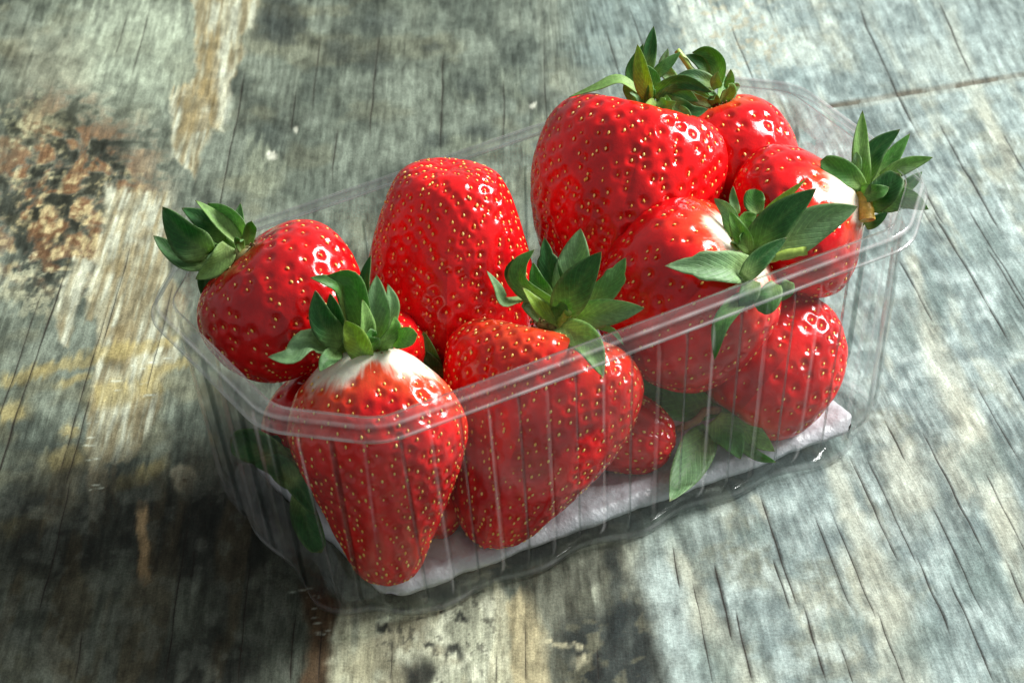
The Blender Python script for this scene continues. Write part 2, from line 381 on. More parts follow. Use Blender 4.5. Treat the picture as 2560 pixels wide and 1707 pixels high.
    lay(corner_shade*sstep(.52, .64, nF), (.16, .155, .14), .5)
    lay(streak(322, 1165, 328, 1330, 13, .4), (.42, .26, .15), .9)
    # brown border and pale patch at the front
    lay(poly([(690,1340),(780,1370),(790,1480),(760,1600),(690,1600),(710,1480)], 16), (.17, .085, .045), .8)
    E_ = poly([(770,1460),(800,1400),(900,1390),(1010,1395),(1080,1350),(1150,1340),(1180,1390),(1190,1600),(750,1600)], 14)
    lay(E_, (.44, .41, .33), .9); lay(E_*sstep(.5, .66, nF), (.54, .50, .42), .6); lay(E_*sstep(.52, .66, 1-nM), (.24, .19, .13), .7); lay(E_*sstep(.64, .74, nT), (.09, .08, .07), .6)
    lay(E_*sstep(.5, .6, gW), (.50, .43, .31), .5)
    for cx, cy, r in ((1010,1395,9),(1068,1410,11),(1045,1500,14),(985,1490,8),(960,1545,30),(880,1440,10)): lay(ell(cx, cy, r*1.4, r, .5, .6), (.05, .05, .05), .85)
    lay(poly([(1180,1600),(1175,1400),(1215,1340),(1250,1400),(1270,1470),(1275,1600)], 8), (.47, .37, .24), .9)
    lay(streak(1240, 1300, 1235, 1340, 8), (.42, .26, .15), .8)
    F_ = poly([(1180,1350),(1240,1290),(1380,1250),(1470,1240),(1500,1400),(1535,1600),(1280,1600),(1262,1440),(1210,1360)], 30)
    lay(F_, (.20, .185, .145), .9); lay(F_*sstep(.48, .62, gS), (.42, .40, .33), .7); lay(F_*sstep(.5, .62, nM), (.13, .12, .10), .6)
    G_ = poly([(1290,1440),(1390,1380),(1440,1340),(1495,1400),(1530,1600),(1310,1600)], 40)
    lay(G_, (.055, .062, .065), .85); lay(G_*sstep(.54, .64, nF), (.22, .19, .13), .6); lay(streak(1410,1250,1420,1480,16), (.05,.06,.065), .6)
    for a in ((1325,1515,1350,1505,14),(1320,1480,1340,1478,7),(1250,1470,1310,1480,5)): lay(streak(*a), (.50, .42, .30), .9)
    lay(streak(1505, 1260, 1600, 1600, 45, .7), (.46, .49, .48), .75)
    # cream streaks along the pale board
    for a in ((1545,1250,1640,1430,18),(1600,1380,1740,1600,34),(2085,560,2150,790,14),(2110,700,2260,1090,30),(2200,900,2330,1250,30),(1960,1170,2010,1300,26),(1990,1270,2080,1500,50),(2040,1400,2110,1600,40),(2180,20,2230,160,14),(2240,200,2330,420,16),(2290,1150,2352,1400,20),(2160,1020,2240,1150,30),(1900,1050,1960,1200,22),(1730,1130,1760,1190,10),(2050,1000,2110,1180,46)):
        lay(streak(*a, .7), (.52, .475, .385), .62)
    for a in ((2230,1290,60,60),(2280,1330,60,50),(1640,1520,60,60),(2160,700,40,60),(1720,1220,60,30),(2270,1060,40,60),(1930,1440,50,40),(2080,760,30,50),(1990,420,70,60),(2330,700,40,90),(2250,560,60,50),(2120,1480,60,60)):
        lay(ell(*a, .6), (.19, .225, .21), .6)
    lay(ell(2200, 90, 260, 120, .6), (.30, .325, .31), .5); lay(ell(1450, 100, 130, 170, .6), (.22, .26, .265), .6)
    # pale flakes behind the tray
    for a in ((1625,70,60,55),(1660,110,60,40),(1810,115,70,42),(1740,40,90,40),(1600,150,40,30),(1590,30,40,30)):
        lay(ell(*a, .3, 1.1), (.52, .53, .48), .75)
    lay(ell(1690, 75, 130, 85, .5)*sstep(.55, .66, nT), (.42, .33, .22), .6)
    for a in ((625,358,11,10),(678,295,5,8),(1225,240,9,6)): lay(ell(*a, .4, .2), (.55, .50, .45), .9)
    # cross-cut seam
    sy = 241+(px-1905)*(-.163)+6*(nM-.5)
    sm = (1-sstep(3.5, 8, np.abs(py-sy)))*sstep(1895, 1910, px)
    gaps = np.clip(.5+.5*((px < 1975) | ((px > 2060) & (px < 2128)) | ((px > 2195) & (px < 2292))), 0, 1)
    lay(sm, (.075, .045, .03), 1.0) if False else lay(sm*gaps*sstep(.25, .5, nF+.15), (.075, .045, .03), .95); H -= sm*gaps*.0006
    lay((1-sstep(6, 15, np.abs(py-sy-5)))*sstep(1895, 1930, px), (.40, .36, .29), .35)
    # scuffed white fibres
    rs = random.Random(4)
    sc = []
    for cx, cy, n, sx, syy in ((300,890,7,50,22),(205,1000,3,12,40),(212,1110,4,12,70),(345,830,5,40,20),(735,1400,9,18,60)):
        for _ in range(n):
            x0 = cx+rs.uniform(-sx, sx); y0 = cy+rs.uniform(-syy, syy); l = rs.uniform(6, 18); sc.append((x0-l, y0+l*.12, x0+l, y0-l*.12, 1.2))
    sc += [(655,1360,720,1348,1.6)]
    for a in sc: lay(streak(*a, .5, .05), (.55, .54, .50), .55)
    C[:] = np.clip(C*(1+.6*(gF-.5)[:, None]+.40*(nT-.5)[:, None]+.45*(nF-.5)[:, None]+.2*(gS-.5)[:, None]), .010, .8)
    lum_ = C.mean(1, keepdims=True)
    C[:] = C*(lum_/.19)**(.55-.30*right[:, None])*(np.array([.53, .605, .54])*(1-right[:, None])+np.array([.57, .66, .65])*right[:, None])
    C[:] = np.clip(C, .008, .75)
    cm = CM.ravel()[:, None]
    C[:] = C*(1-cm)+np.array([.018, .014, .011])*cm
    Zf = Z.ravel()+H*(1-cm[:, 0])+.00022*(nM-.5)+.00012*(gS-.5)+.0001*(nT-.5)-.0003
    P[:, 2] = Zf
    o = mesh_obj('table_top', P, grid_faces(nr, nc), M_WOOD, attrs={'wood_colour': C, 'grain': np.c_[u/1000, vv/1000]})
    o['kind'] = 'structure'; o['label'] = 'weathered grey wooden table top with cracks and peeled patches'
    return o
build_table()

# ------------------------------------------------------------------ clear plastic tray
def outline(hx0, hx1, hy0, hy1, cx, cy, r, n_long=430, n_short=210, n_c=64):
    """closed outline, counter-clockwise; corners cut at cx, cy and rounded by r (all mm)"""
    c = [(-hx0+cx, -hy0), (hx1-cx, -hy0), (hx1, -hy0+cy), (hx1, hy1-cy), (hx1-cx, hy1), (-hx0+cx, hy1), (-hx0, hy1-cy), (-hx0, -hy0+cy)]
    c = np.array(c, float); out = []
    cnt = [n_long, n_c, n_short, n_c, n_long, n_c, n_short, n_c]
    arcn = 16
    for i in range(8):
        a, b = c[i], c[(i+1) % 8]; p = c[i-1]; q = c[(i+2) % 8]
        ea = (b-a)/np.linalg.norm(b-a); ep = (a-p)/np.linalg.norm(a-p); eq = (q-b)/np.linalg.norm(q-b)
        ra = min(r, .45*np.linalg.norm(b-a), .45*np.linalg.norm(a-p)); rb = min(r, .45*np.linalg.norm(b-a), .45*np.linalg.norm(q-b))
        t = np.linspace(0, 1, arcn, endpoint=False)[:, None]
        s, e = a-ep*ra, a+ea*ra
        out.append((1-t)**2*s+2*t*(1-t)*a+t*t*e)
        t = np.linspace(0, 1, cnt[i], endpoint=False)[:, None]
        out.append(e*(1-t)+(b-ea*rb)*t)
    return np.vstack(out)
def normals2(Q):
    t = np.roll(Q, -1, 0)-np.roll(Q, 1, 0); t /= np.linalg.norm(t, axis=1)[:, None]
    return np.c_[t[:, 1], -t[:, 0]]
RIM_Z = 68.0
RIM = outline(93.5, 94.5, 42.0, 44.0, 18, 17, 4.5)          # inner edge of the rim = top of the wall
BASE = outline(81.5, 86.0, 40.8, 41.0, 16, 14, 6)
a_ = math.radians(-1.4); BASE = BASE @ np.array([[math.cos(a_), math.sin(a_)], [-math.sin(a_), math.cos(a_)]])
ARC = np.r_[0, np.cumsum(np.linalg.norm(np.diff(RIM, axis=0), axis=1))]; PERI = ARC[-1]+np.linalg.norm(RIM[0]-RIM[-1])
def rib(s, per):
    f = (s/per) % 1
    return sstep(.0, .045, f)-sstep(.5, .545, f)
def shape_at(z):
    k = z/RIM_Z; k2 = k**.92
    Q = BASE*(1-k2)+RIM*k2
    n = normals2(Q); nper = round(PERI/17.0); per = PERI/nper
    win = sstep(3, 9, z)*(1-sstep(57, 60.5, z))
    off = 1.15*rib(ARC, per)*win
    foot = (1-sstep(2.5, 9, z))
    off = off - foot*(1.4+1.3*np.cos(2*np.pi*ARC/(2*per)+.6)+.5*np.cos(2*np.pi*ARC/(PERI/9)))
    return Q+n*off[:, None]
def to_world(Q, z):
    z = np.broadcast_to(np.asarray(z, float), (len(Q),))
    return TO+Q[:, :1]/1000*TX+Q[:, 1:]/1000*TY+np.c_[np.zeros((len(Q), 2)), z/1000]
tray_o = thing('plastic_tray', tuple(TO), 'clear ribbed plastic punnet holding the strawberries', 'tray')
def shell(name, rings, thick, closed_end=False, mat=None, attrs=None):
    n = len(rings[0]); V = np.vstack(rings); F = [tuple(f) for f in grid_faces(len(rings), n, True).tolist()]
    if closed_end: F.append(tuple(range(n)))
    o = mesh_obj(name, V, F, mat or M_PLASTIC, tray_o, origin=TO, attrs=attrs)
    md = o.modifiers.new('thickness', 'SOLIDIFY'); md.thickness = thick/1000; md.offset = 0
    return o
zs = [1.0, 2.2, 3.5, 5, 7, 9, 12, 16, 22, 30, 40, 50, 55, 57, 58, 59, 60, 60.8, 62, 64, 66, 67.2, RIM_Z]
nper = round(PERI/17.0); fph = (ARC/(PERI/nper)) % 1
step_ = np.median(np.diff(ARC))/(PERI/nper)
cre = np.maximum(np.exp(-(((fph+.5) % 1-.5-.02)/(.6*step_))**2), .25*np.exp(-((fph-.50)/(.8*step_))**2)); fac = sstep(.50, .52, fph)*(1-sstep(.56, .59, fph))*.9+.35*sstep(.03, .05, fph)*(1-sstep(.06, .08, fph))  # glints painted on rib edges, dark refraction bands on the steep sides
zs_ = np.array(zs); wz = sstep(3, 7, zs_)*(1-sstep(59.5, 61, zs_))
jit = .45+.75*vnoise(zs_[:, None]/9+0*ARC, 0*zs_[:, None]+np.floor(ARC/(PERI/nper)+.3)*3.7, 6)
shell('wall', [to_world(shape_at(z), z) for z in zs], .35, attrs={'crease_glint': (wz[:, None]*cre*jit*.42+.5*np.exp(-((zs_[:, None]-2.2)/.5)**2)*(.4+.8*vnoise(ARC/5, 0*ARC, 19))).ravel(), 'facet_dark': np.maximum(wz[:, None]*fac, .3*np.exp(-((zs_[:, None]-1)/.4)**2)+0*ARC).ravel()})  # foot gets a painted bright edge above a dark contact line
B0 = shape_at(1.0); cB = B0.mean(0)
rings = []
for k, z in ((1.0, 1.0), (.975, .55), (.95, .5), (.93, .7), (.905, 2.0), (.89, 4.2), (.87, 5.0), (.6, 5.2), (.3, 5.2), (.02, 5.2)):
    Q = cB+(B0-cB)*k
    if k < .99 and k > .8: Q = Q
    rings.append(to_world(Q, z))
shell('base', rings, .35, True, mat=M_BASE)
nR = normals2(RIM)
sag = .5*np.cos(2*np.pi*ARC/PERI*3+1)
prof = [(0, 0), (.25, .45), (.9, .75), (2.2, .8), (3.6, .7), (4.2, .35), (4.5, -.4), (4.65, -1.6), (4.8, -2.9), (5.2, -3.3), (5.7, -3.35)]
pc = np.array([.6, .0, .0, .0, .0, .8, .0, .0, .0, .8, .3]); pf = np.array([.75, .1, .0, .0, .1, .2, .75, .15, .1, .2, .8])  # painted glints and dark refraction lines along the rim edges
shell('rim', [to_world(RIM+nR*o_, RIM_Z+h_+sag*.4) for o_, h_ in prof], .4, mat=M_RIM, attrs={'crease_glint': (pc[:, None]*(.35+.75*vnoise(ARC/6, ARC*0, 9))[None]).ravel(), 'facet_dark': np.repeat(pf, len(ARC))})

# ------------------------------------------------------------------ absorbent pad
def build_pad():
    nx, ny = 150, 84
    xs = np.linspace(0, 1, nx); ys = np.linspace(0, 1, ny); X, Y = np.meshgrid(xs, ys)
    c00, c10, c11, c01 = np.array([-69.5, -34.4]), np.array([72.5, -39.6]), np.array([74, 33]), np.array([-70, 35])
    P = (c00*((1-X)*(1-Y))[..., None]+c10*(X*(1-Y))[..., None]+c11*(X*Y)[..., None]+c01*((1-X)*Y)[..., None]).reshape(-1, 2)
    x, y = P[:, 0], P[:, 1]
    e = np.minimum(np.minimum(X, 1-X)*144, np.minimum(Y, 1-Y)*74).ravel()
    wob = 1.6*(fbm(x/9, y/9+7, 41, 3)-.5)
    rr_ = np.hypot(np.clip(np.abs(X.ravel()-.5)*144-64, 0, None), np.clip(np.abs(Y.ravel()-.5)*74-29, 0, None)); P = P-np.sign(P)*(sstep(8, 12, rr_)*2.6)[:, None]
    P = P+np.c_[wob, wob*1.6]*(1-sstep(0, 9, e))[:, None]
    zt = 6.1+3.0*np.sqrt(np.clip(sstep(-.6, 2.8, e), 0, 1))+1.4*(fbm(x/7, y/7, 42, 4)-.5)+.8*(fbm(x/2.2, y/2.2, 43, 3)-.5)*sstep(0, 3, e)
    top = to_world(P, zt); bot = to_world(P, np.full(len(P), 5.7))
    n = nx*ny; F = grid_faces(ny, nx); Fb = F[:, ::-1]+n
    edge = [(i, i+1) for i in range(nx-1)]+[(n-nx+i+1, n-nx+i) for i in range(nx-1)]+[((j+1)*nx, j*nx) for j in range(ny-1)]+[(j*nx+nx-1, (j+1)*nx+nx-1) for j in range(ny-1)]
    Fs = np.array([(b, a, a+n, b+n) for a, b in edge])
    o = mesh_obj('absorbent_pad', np.vstack([top, bot]), np.vstack([F, Fb, Fs]), M_PAD)
    o['label'] = 'crinkled white absorbent pad lying on the bottom of the clear tray'; o['category'] = 'pad'
build_pad()

# ------------------------------------------------------------------ strawberries
SEED_ME = None
def seed_mesh():
    V = [(0, 0, -1.0)]; F = []
    for i, (z, r) in enumerate(((-.62, .62), (-.05, 1.0), (.45, .78), (.8, .38))):
        for k in range(6):
            a = 2*math.pi*k/6; V.append((r*math.cos(a), r*math.sin(a), z))
    V.append((0, 0, 1.08)); t = len(V)-1
    for k in range(6):
        F.append((0, 1+(k+1) % 6, 1+k)); F.append((t, 19+k, 19+(k+1) % 6))
        for i in range(3): F.append((1+6*i+k, 1+6*i+(k+1) % 6, 7+6*i+(k+1) % 6, 7+6*i+k))
    V = np.array(V)*np.array([.00036, .00027, .00056])      # x: across, y: off the surface, z: along
    me = bpy.data.meshes.new('seed'); me.from_pydata(V.tolist(), [], F)
    me.polygons.foreach_set('use_smooth', [True]*len(me.polygons)); me.materials.append(M_SEED)
    return me, V, F
SEED_ME, SEED_V, SEED_F = seed_mesh()
PROF = {
 'round': [(0, .03), (.30, -.015), (.66, .03), (.92, .18), (1, .40), (.93, .62), (.72, .82), (.40, .95), (.15, .995), (0, 1)],
 'cone': [(0, .03), (.30, -.01), (.68, .05), (.95, .2), (1, .34), (.90, .55), (.70, .76), (.46, .91), (.2, .985), (0, 1)],
 'neck': [(0, 0), (.22, .0), (.36, .05), (.54, .13), (.82, .25), (1, .42), (.94, .62), (.70, .82), (.38, .95), (.15, .99), (0, 1)],
 'neckcone': [(0, .0), (.26, -.005), (.44, .02), (.58, .06), (.84, .16), (.98, .28), (1, .37), (.90, .51), (.71, .68), (.51, .84), (.39, .93), (.24, .98), (0, 1)],
 'heart': [(0, .06), (.30, 0), (.72, .01), (.97, .12), (1, .26), (.91, .45), (.73, .64), (.54, .80), (.40, .91), (.22, .98), (0, 1)],
 'blob': [(0, .03), (.30, -.015), (.66, .03), (.92, .16), (1, .38), (.98, .6), (.86, .8), (.6, .93), (.3, .985), (0, 1)],
 'blunt': [(0, .05), (.34, -.01), (.72, .02), (.96, .14), (1, .3), (.95, .5), (.84, .7), (.71, .86), (.56, .95), (.30, .985), (0, .99)],
 'flattop': [(0, .07), (.30, .0), (.70, -.015), (.95, .10), (1, .27), (.96, .47), (.84, .68), (.64, .85), (.38, .96), (.15, .995), (0, 1)],
 'wedge': [(0, .05), (.34, -.01), (.72, .02), (.96, .14), (1, .3), (.94, .5), (.80, .7), (.60, .86), (.36, .96), (.15, .995), (0, 1)],
}
RED = np.array([.66, .006, .008]); DEEP = np.array([.38, .0025, .005]); ORANGE = np.array([.70, .10, .025]); PALE = np.array([.76, .74, .60])
MIN_SEEN = .08
def strawberry(label, cal, tip, R, prof, seed, a0=16.0, white=(0, 0), orange=.14, squash=1.0, bend=0.0, flat=1.0, lump=.05, dimple=.70, calyx=True, fine=(230, 260), nseed=300, twist=0.0):
    rs = np.random.RandomState(seed)
    cal = np.asarray(cal, float); tip = np.asarray(tip, float); ax = tip-cal; Ln = np.linalg.norm(ax); ax = ax/Ln
    # side axes: e1 faces the camera as far as it can, e2 lies across
    e1 = -FWD-ax*(-FWD @ ax); e1 /= np.linalg.norm(e1); e2 = np.cross(ax, e1)
    ct, st = math.cos(twist), math.sin(twist); e1, e2 = e1*ct+e2*st, e2*ct-e1*st
    R = R/1000
    pr = catmull(PROF[prof], 400); pr[:, 0] = np.clip(pr[:, 0], 0, None)
    dl = np.r_[0, np.cumsum(np.hypot(np.diff(pr[:, 0])*R, np.diff(pr[:, 1])*Ln))]; S = dl[-1]
    nr, nt = fine
    sv = np.linspace(0, S, nr); rr = np.interp(sv, dl, pr[:, 0])*R; zz = np.interp(sv, dl, pr[:, 1])*Ln
    rr[0] = rr[-1] = 0
    ks = rs.normal(size=(7, 3)); ks = ks/np.linalg.norm(ks, axis=1)[:, None]*np.array([55, 70, 90, 110, 140, 170, 210])[:, None]*(.022/R)
    ph = rs.uniform(0, 6.28, 7); am = np.array([1, .9, .7, .5, .4, .25, .2])*lump*R*.55
    def surf(r, z, th):
        x = r*np.cos(th)*flat; y = r*np.sin(th)*squash
        q = np.stack([x, y, z-Ln*.45], -1)
        d = sum(a*np.sin(q @ k+p) for a, k, p in zip(am, ks, ph))
        nrm = q/np.maximum(np.linalg.norm(q, axis=-1, keepdims=True), 1e-6)
        fade = np.clip(r/(.35*R), 0, 1)[..., None]
        q = q+nrm*d[..., None]*fade
        b = bend*R*((q[..., 2]+Ln*.45)/Ln)**2
        return cal+(q[..., 0]+b)[..., None]*e1+q[..., 1][..., None]*e2+(q[..., 2]+Ln*.45)[..., None]*ax
    th = np.linspace(0, 2*math.pi, nt, endpoint=False); th = th-.42*np.sin(th)      # closer rows on the side that faces the camera
    TH, RR = np.meshgrid(th, rr); ZZ = np.repeat(zz[:, None], nt, 1)
    P = surf(RR, ZZ, TH)
    # smooth normals of the undimpled surface
    du = np.gradient(P, axis=0); dv = (np.roll(P, -1, 1)-np.roll(P, 1, 1))
    Nn = np.cross(dv, du); ln = np.linalg.norm(Nn, axis=-1, keepdims=True); Nn = np.where(ln > 1e-14, Nn/np.maximum(ln, 1e-14), 0)
    Nn[0] = -ax; Nn[-1] = ax
    cen = cal+ax*Ln*.45
    if np.mean(np.sum(Nn*(P-cen), -1)) < 0: Nn[1:-1] = -Nn[1:-1]
    # seeds: spiral by equal area with a density rising towards the tip
    rp = np.interp(np.linspace(0, S, 800), dl, pr[:, 0])*R; sp = np.linspace(0, S, 800); tz = np.interp(sp, dl, pr[:, 1])
    dens = (.60+.70*np.clip(tz, 0, 1)**1.2)*sstep(max(.05, white[0]*.75), max(.10, white[0]*1.1), sp/S)
    cum = np.cumsum(2*np.pi*rp*dens)*(S/799)*1e6/a0; ns = int(cum[-1])
    si = np.interp(np.arange(ns)+.5, cum, sp)+rs.normal(0, .00042, ns); ti = np.arange(ns)*2.399963+rs.normal(0, .075, ns)*.02/np.maximum(np.interp(si, sp, rp), .004)
    keep = (si > .001) & (si < S-.0006); si, ti = si[keep], ti[keep]; ns = len(si)
    fi = si/S*(nr-1); i0 = np.clip(fi.astype(int), 0, nr-2); ff = (fi-i0)[:, None]; j0 = np.round(np.interp(ti % (2*np.pi), np.r_[th, 2*np.pi], np.arange(nt+1))).astype(int) % nt
    SP = P[i0, j0]*(1-ff)+P[i0+1, j0]*ff; SN = Nn[i0, j0]*(1-ff)+Nn[i0+1, j0]*ff; SN /= np.linalg.norm(SN, axis=1)[:, None]+1e-9
    SD = P[i0+1, j0]-P[i0, j0]; SD -= SN*np.sum(SD*SN, 1)[:, None]; SD /= np.linalg.norm(SD, axis=1)[:, None]+1e-9
    # dimples
    Pf = P.reshape(-1, 3); d2 = np.full(len(Pf), 1.0); near = np.zeros(len(Pf), int); pit = rs.uniform(.55, 1.2, ns)
    for k in range(0, len(Pf), 6000):
        blk = Pf[k:k+6000]; dd = (blk**2).sum(1)[:, None]-2*blk @ SP.T+(SP**2).sum(1)[None]
        d2[k:k+6000] = np.maximum(dd.min(1), 0); near[k:k+6000] = dd.argmin(1)
    dist = np.sqrt(d2)*1000
    loc_sp = math.sqrt(a0)
    rad = min(.38*loc_sp, 1.3)
    dep = dimple/1000*pit[near]*np.exp(-(dist/rad)**2.3)
    tt = np.repeat((sv/S)[:, None], nt, 1).ravel()
    fadew = sstep(white[0]*.6, white[0]*1.1+.06, tt)*.85+.15
    Pd = Pf-Nn.reshape(-1, 3)*(dep*fadew)[:, None]
    rough_ = 0.00007*rs.normal(size=(nr, nt)); rough_[0] = rough_[-1] = 0
    # colour
    g = np.repeat(zz[:, None], nt, 1).ravel()
    an = np.sin(TH.ravel()*2+rs.uniform(0, 6))*.35+np.sin(TH.ravel()*3+rs.uniform(0, 6))*.3+np.sin(TH.ravel()*7+rs.uniform(0, 6))*.12+(fbm(TH.ravel()*6, tt*14, seed, 3)-.5)*1.0+(fbm(TH.ravel()*26, tt*9, seed+3, 2)-.5)*.3
    blot = fbm(TH.ravel()*2.2+3, tt*5, seed+7, 3)
    C = RED+(DEEP-RED)*sstep(.42, .68, blot)[:, None]*.75
    om = (1-sstep(orange*.35, orange*(1.45+.6*an), tt)) if orange > 0 else np.zeros_like(tt)
    C = C*(1-om[:, None]*.9)+ORANGE*om[:, None]*.9
    if white[0] > 0:
        wm = (1-sstep(white[0]*(.80+.34*an), white[0]*(1.12+.40*an), tt))*white[1]
        C = C*(1-wm[:, None])+PALE*wm[:, None]
        yg = (1-sstep(0, white[0]*.5, tt))*.35; C = C*(1-yg[:, None])+np.array([.62, .62, .28])*yg[:, None]
    halo = np.exp(-(dist/(rad*.7))**2)*.35
    C = C*(1-halo[:, None])+np.array([.72, .03, .010])*halo[:, None]*(1-om[:, None]*.5)+C*halo[:, None]*om[:, None]*.5
    base_pt = Pf[Pf[:, 2].argmin()]
    root = thing('strawberry', tuple(base_pt), label, 'strawberry', 'strawberries in the tray')
    body = mesh_obj('body', Pd, grid_faces(nr, nt, True), M_FLESH, root, origin=base_pt, attrs={'flesh': C})
    # seeds that face the camera are single pieces, the rest one mesh
    SPd = SP-SN*(dimple/1000*.62*pit-.00006)[:, None]
    sc = rs.uniform(.66, 1.18, ns)*(.76+.12*loc_sp/4)
    face = SN @ ((CAM-cen)/np.linalg.norm(CAM-cen))
    order = np.argsort(-face); vis = [i for i in order if face[i] > MIN_SEEN][:nseed]; rest = [i for i in order if i not in set(vis)]
    for i in vis:
        X = np.cross(SN[i], SD[i]); s = sc[i]
        o = bpy.data.objects.new('seed', SEED_ME); col.objects.link(o); o.parent = body
        m = np.eye(4); m[:3, 0] = X*s; m[:3, 1] = SN[i]*s; m[:3, 2] = SD[i]*s; m[:3, 3] = SPd[i]-base_pt
        o.matrix_local = Matrix(m.tolist())
    VV, FF = [], []
    for i in rest:
        X = np.cross(SN[i], SD[i]); b = len(VV)*len(SEED_V)
        VV.append(SPd[i]+sc[i]*(SEED_V[:, :1]*X+SEED_V[:, 1:2]*SN[i]+SEED_V[:, 2:]*SD[i])); FF += [tuple(v+b for v in f) for f in SEED_F]
    if VV:
        o = mesh_obj('far_side_seed', np.vstack(VV), FF, M_SEED, body, origin=base_pt); o['kind'] = 'stuff'
    return dict(root=root, base=base_pt, cal=cal, ax=ax, R=R, L=Ln, e1=e1, e2=e2, rs=rs)

def tube(name, pts, r0, r1, mat, parent, origin, n=10, m=14, cap=True):
    Pc = catmull(pts, m); V = []
    T = np.gradient(Pc, axis=0); T /= np.linalg.norm(T, axis=1)[:, None]
    h = np.array([0, 0, 1.0]) if abs(T[0][2]) < .9 else np.array([1.0, 0, 0])
    for i in range(m):
        a = np.cross(T[i], h); a /= np.linalg.norm(a); b = np.cross(a, T[i]); r = (r0+(r1-r0)*i/(m-1))/1000*(1+.06*math.sin(i*1.7))
        V += [Pc[i]+r*(math.cos(k)*a+math.sin(k)*b) for k in np.linspace(0, 2*math.pi, n, endpoint=False)]
    F = [tuple(f) for f in grid_faces(m, n, True).tolist()]
    if cap: F += [tuple(range(n)), tuple(range(m*n-1, (m-1)*n-1, -1))]
    return mesh_obj(name, np.array(V), F, mat, parent, origin=origin)
LEAFC = {  # inner (upper) face, outer face
 'd': ((.026, .115, .026), (.075, .20, .06)),
 'm': ((.070, .215, .038), (.12, .28, .085)),
 'g': ((.125, .265, .098), (.17, .31, .14)),
 'l': ((.14, .31, .060), (.20, .36, .10)),
 'y': ((.23, .36, .035), (.29, .40, .06)),
}
def leaf(parent, origin, pts, w, kind, roll=0, cup=.38, under=False, rs=None, blunt=False, teeth=False):
    """a sepal along world points pts; w in mm; roll turns the blade about its own length"""
    n, m = 17, 9
    Pc = catmull(pts, n); T = np.gradient(Pc, axis=0); T /= np.linalg.norm(T, axis=1)[:, None]
    s = np.linspace(0, 1, n)
    prof = (s+.10)**.62*np.clip(1-s, 0, 1)**(.42 if blunt else .92); prof /= prof.max()
    prof = np.maximum(prof, .30*(1-s*6).clip(0, 1)); prof[-1] = 0.0
    if teeth: prof *= 1+.22*np.exp(-((s-.66)/.05)**2)-.12*np.exp(-((s-.76)/.04)**2)
    ang = math.radians(roll); x = np.linspace(-1, 1, m)
    V0, V1, N0 = [], [], []
    tw = rs.uniform(-.25, .25); wav = rs.uniform(.06, .16); ph = rs.uniform(0, 6.28)
    for i in range(n):
        f = -FWD-T[i]*(-FWD @ T[i])
        if np.linalg.norm(f) < 1e-3: f = UPV-T[i]*(UPV @ T[i])
        f /= np.linalg.norm(f); l = np.cross(T[i], f); a = ang+tw*(s[i]-.3)
        nrm = f*math.cos(a)+l*math.sin(a); lat = np.cross(T[i], nrm)
        hw = w/2000*prof[i]
        for xx in x:
            lift = cup*hw*(abs(xx)**1.1)+wav*hw*math.sin(9*s[i]+ph+2*xx)*abs(xx)
            p = Pc[i]+lat*hw*xx+nrm*lift
            th = .00020*(1-.8*abs(xx))*(1-.6*s[i])+.00006
            V0.append(p+nrm*th); V1.append(p-nrm*th)
    V = np.vstack([V0, V1]); F = grid_faces(n, m); k = n*m
    edge = [(i*m, (i+1)*m) for i in range(n-1)]+[((i+1)*m+m-1, i*m+m-1) for i in range(n-1)]+[(j+1, j) for j in range(m-1)]
    Fs = np.array([(a, b, b+k, a+k) for a, b in edge])
    up, lo = LEAFC[kind]
    if under: up, lo = lo, up
    XX = np.tile(x, n); SS = np.repeat(s, m)
    def colr(c):
        c = np.tile(np.array(c), (k, 1)); b = (1-sstep(0, .48, SS))*.9*(1-.4*np.abs(XX))
        c = c*(1-b[:, None])+np.array([.36, .49, .17])*b[:, None]
        rib_ = np.exp(-(XX/.10)**2)*(1-SS)*.5; c = c*(1-rib_[:, None])+np.array([.15, .26, .08])*rib_[:, None]
        e = (sstep(.82, 1, np.abs(XX)))*.45; c = c*(1-e[:, None])+np.array([.17, .26, .10])*e[:, None]
        t = sstep(.93, 1, SS)*.6; return c*(1-t[:, None])+np.array([.20, .14, .06])*t[:, None]
    C = np.vstack([colr(up), colr(lo)]); BL = np.tile(np.c_[XX, SS], (2, 1))
    return mesh_obj('leaf', V, np.vstack([F, F[:, ::-1]+k, Fs]), M_LEAF, parent, origin=origin, attrs={'leaf_colour': C, 'blade': BL})
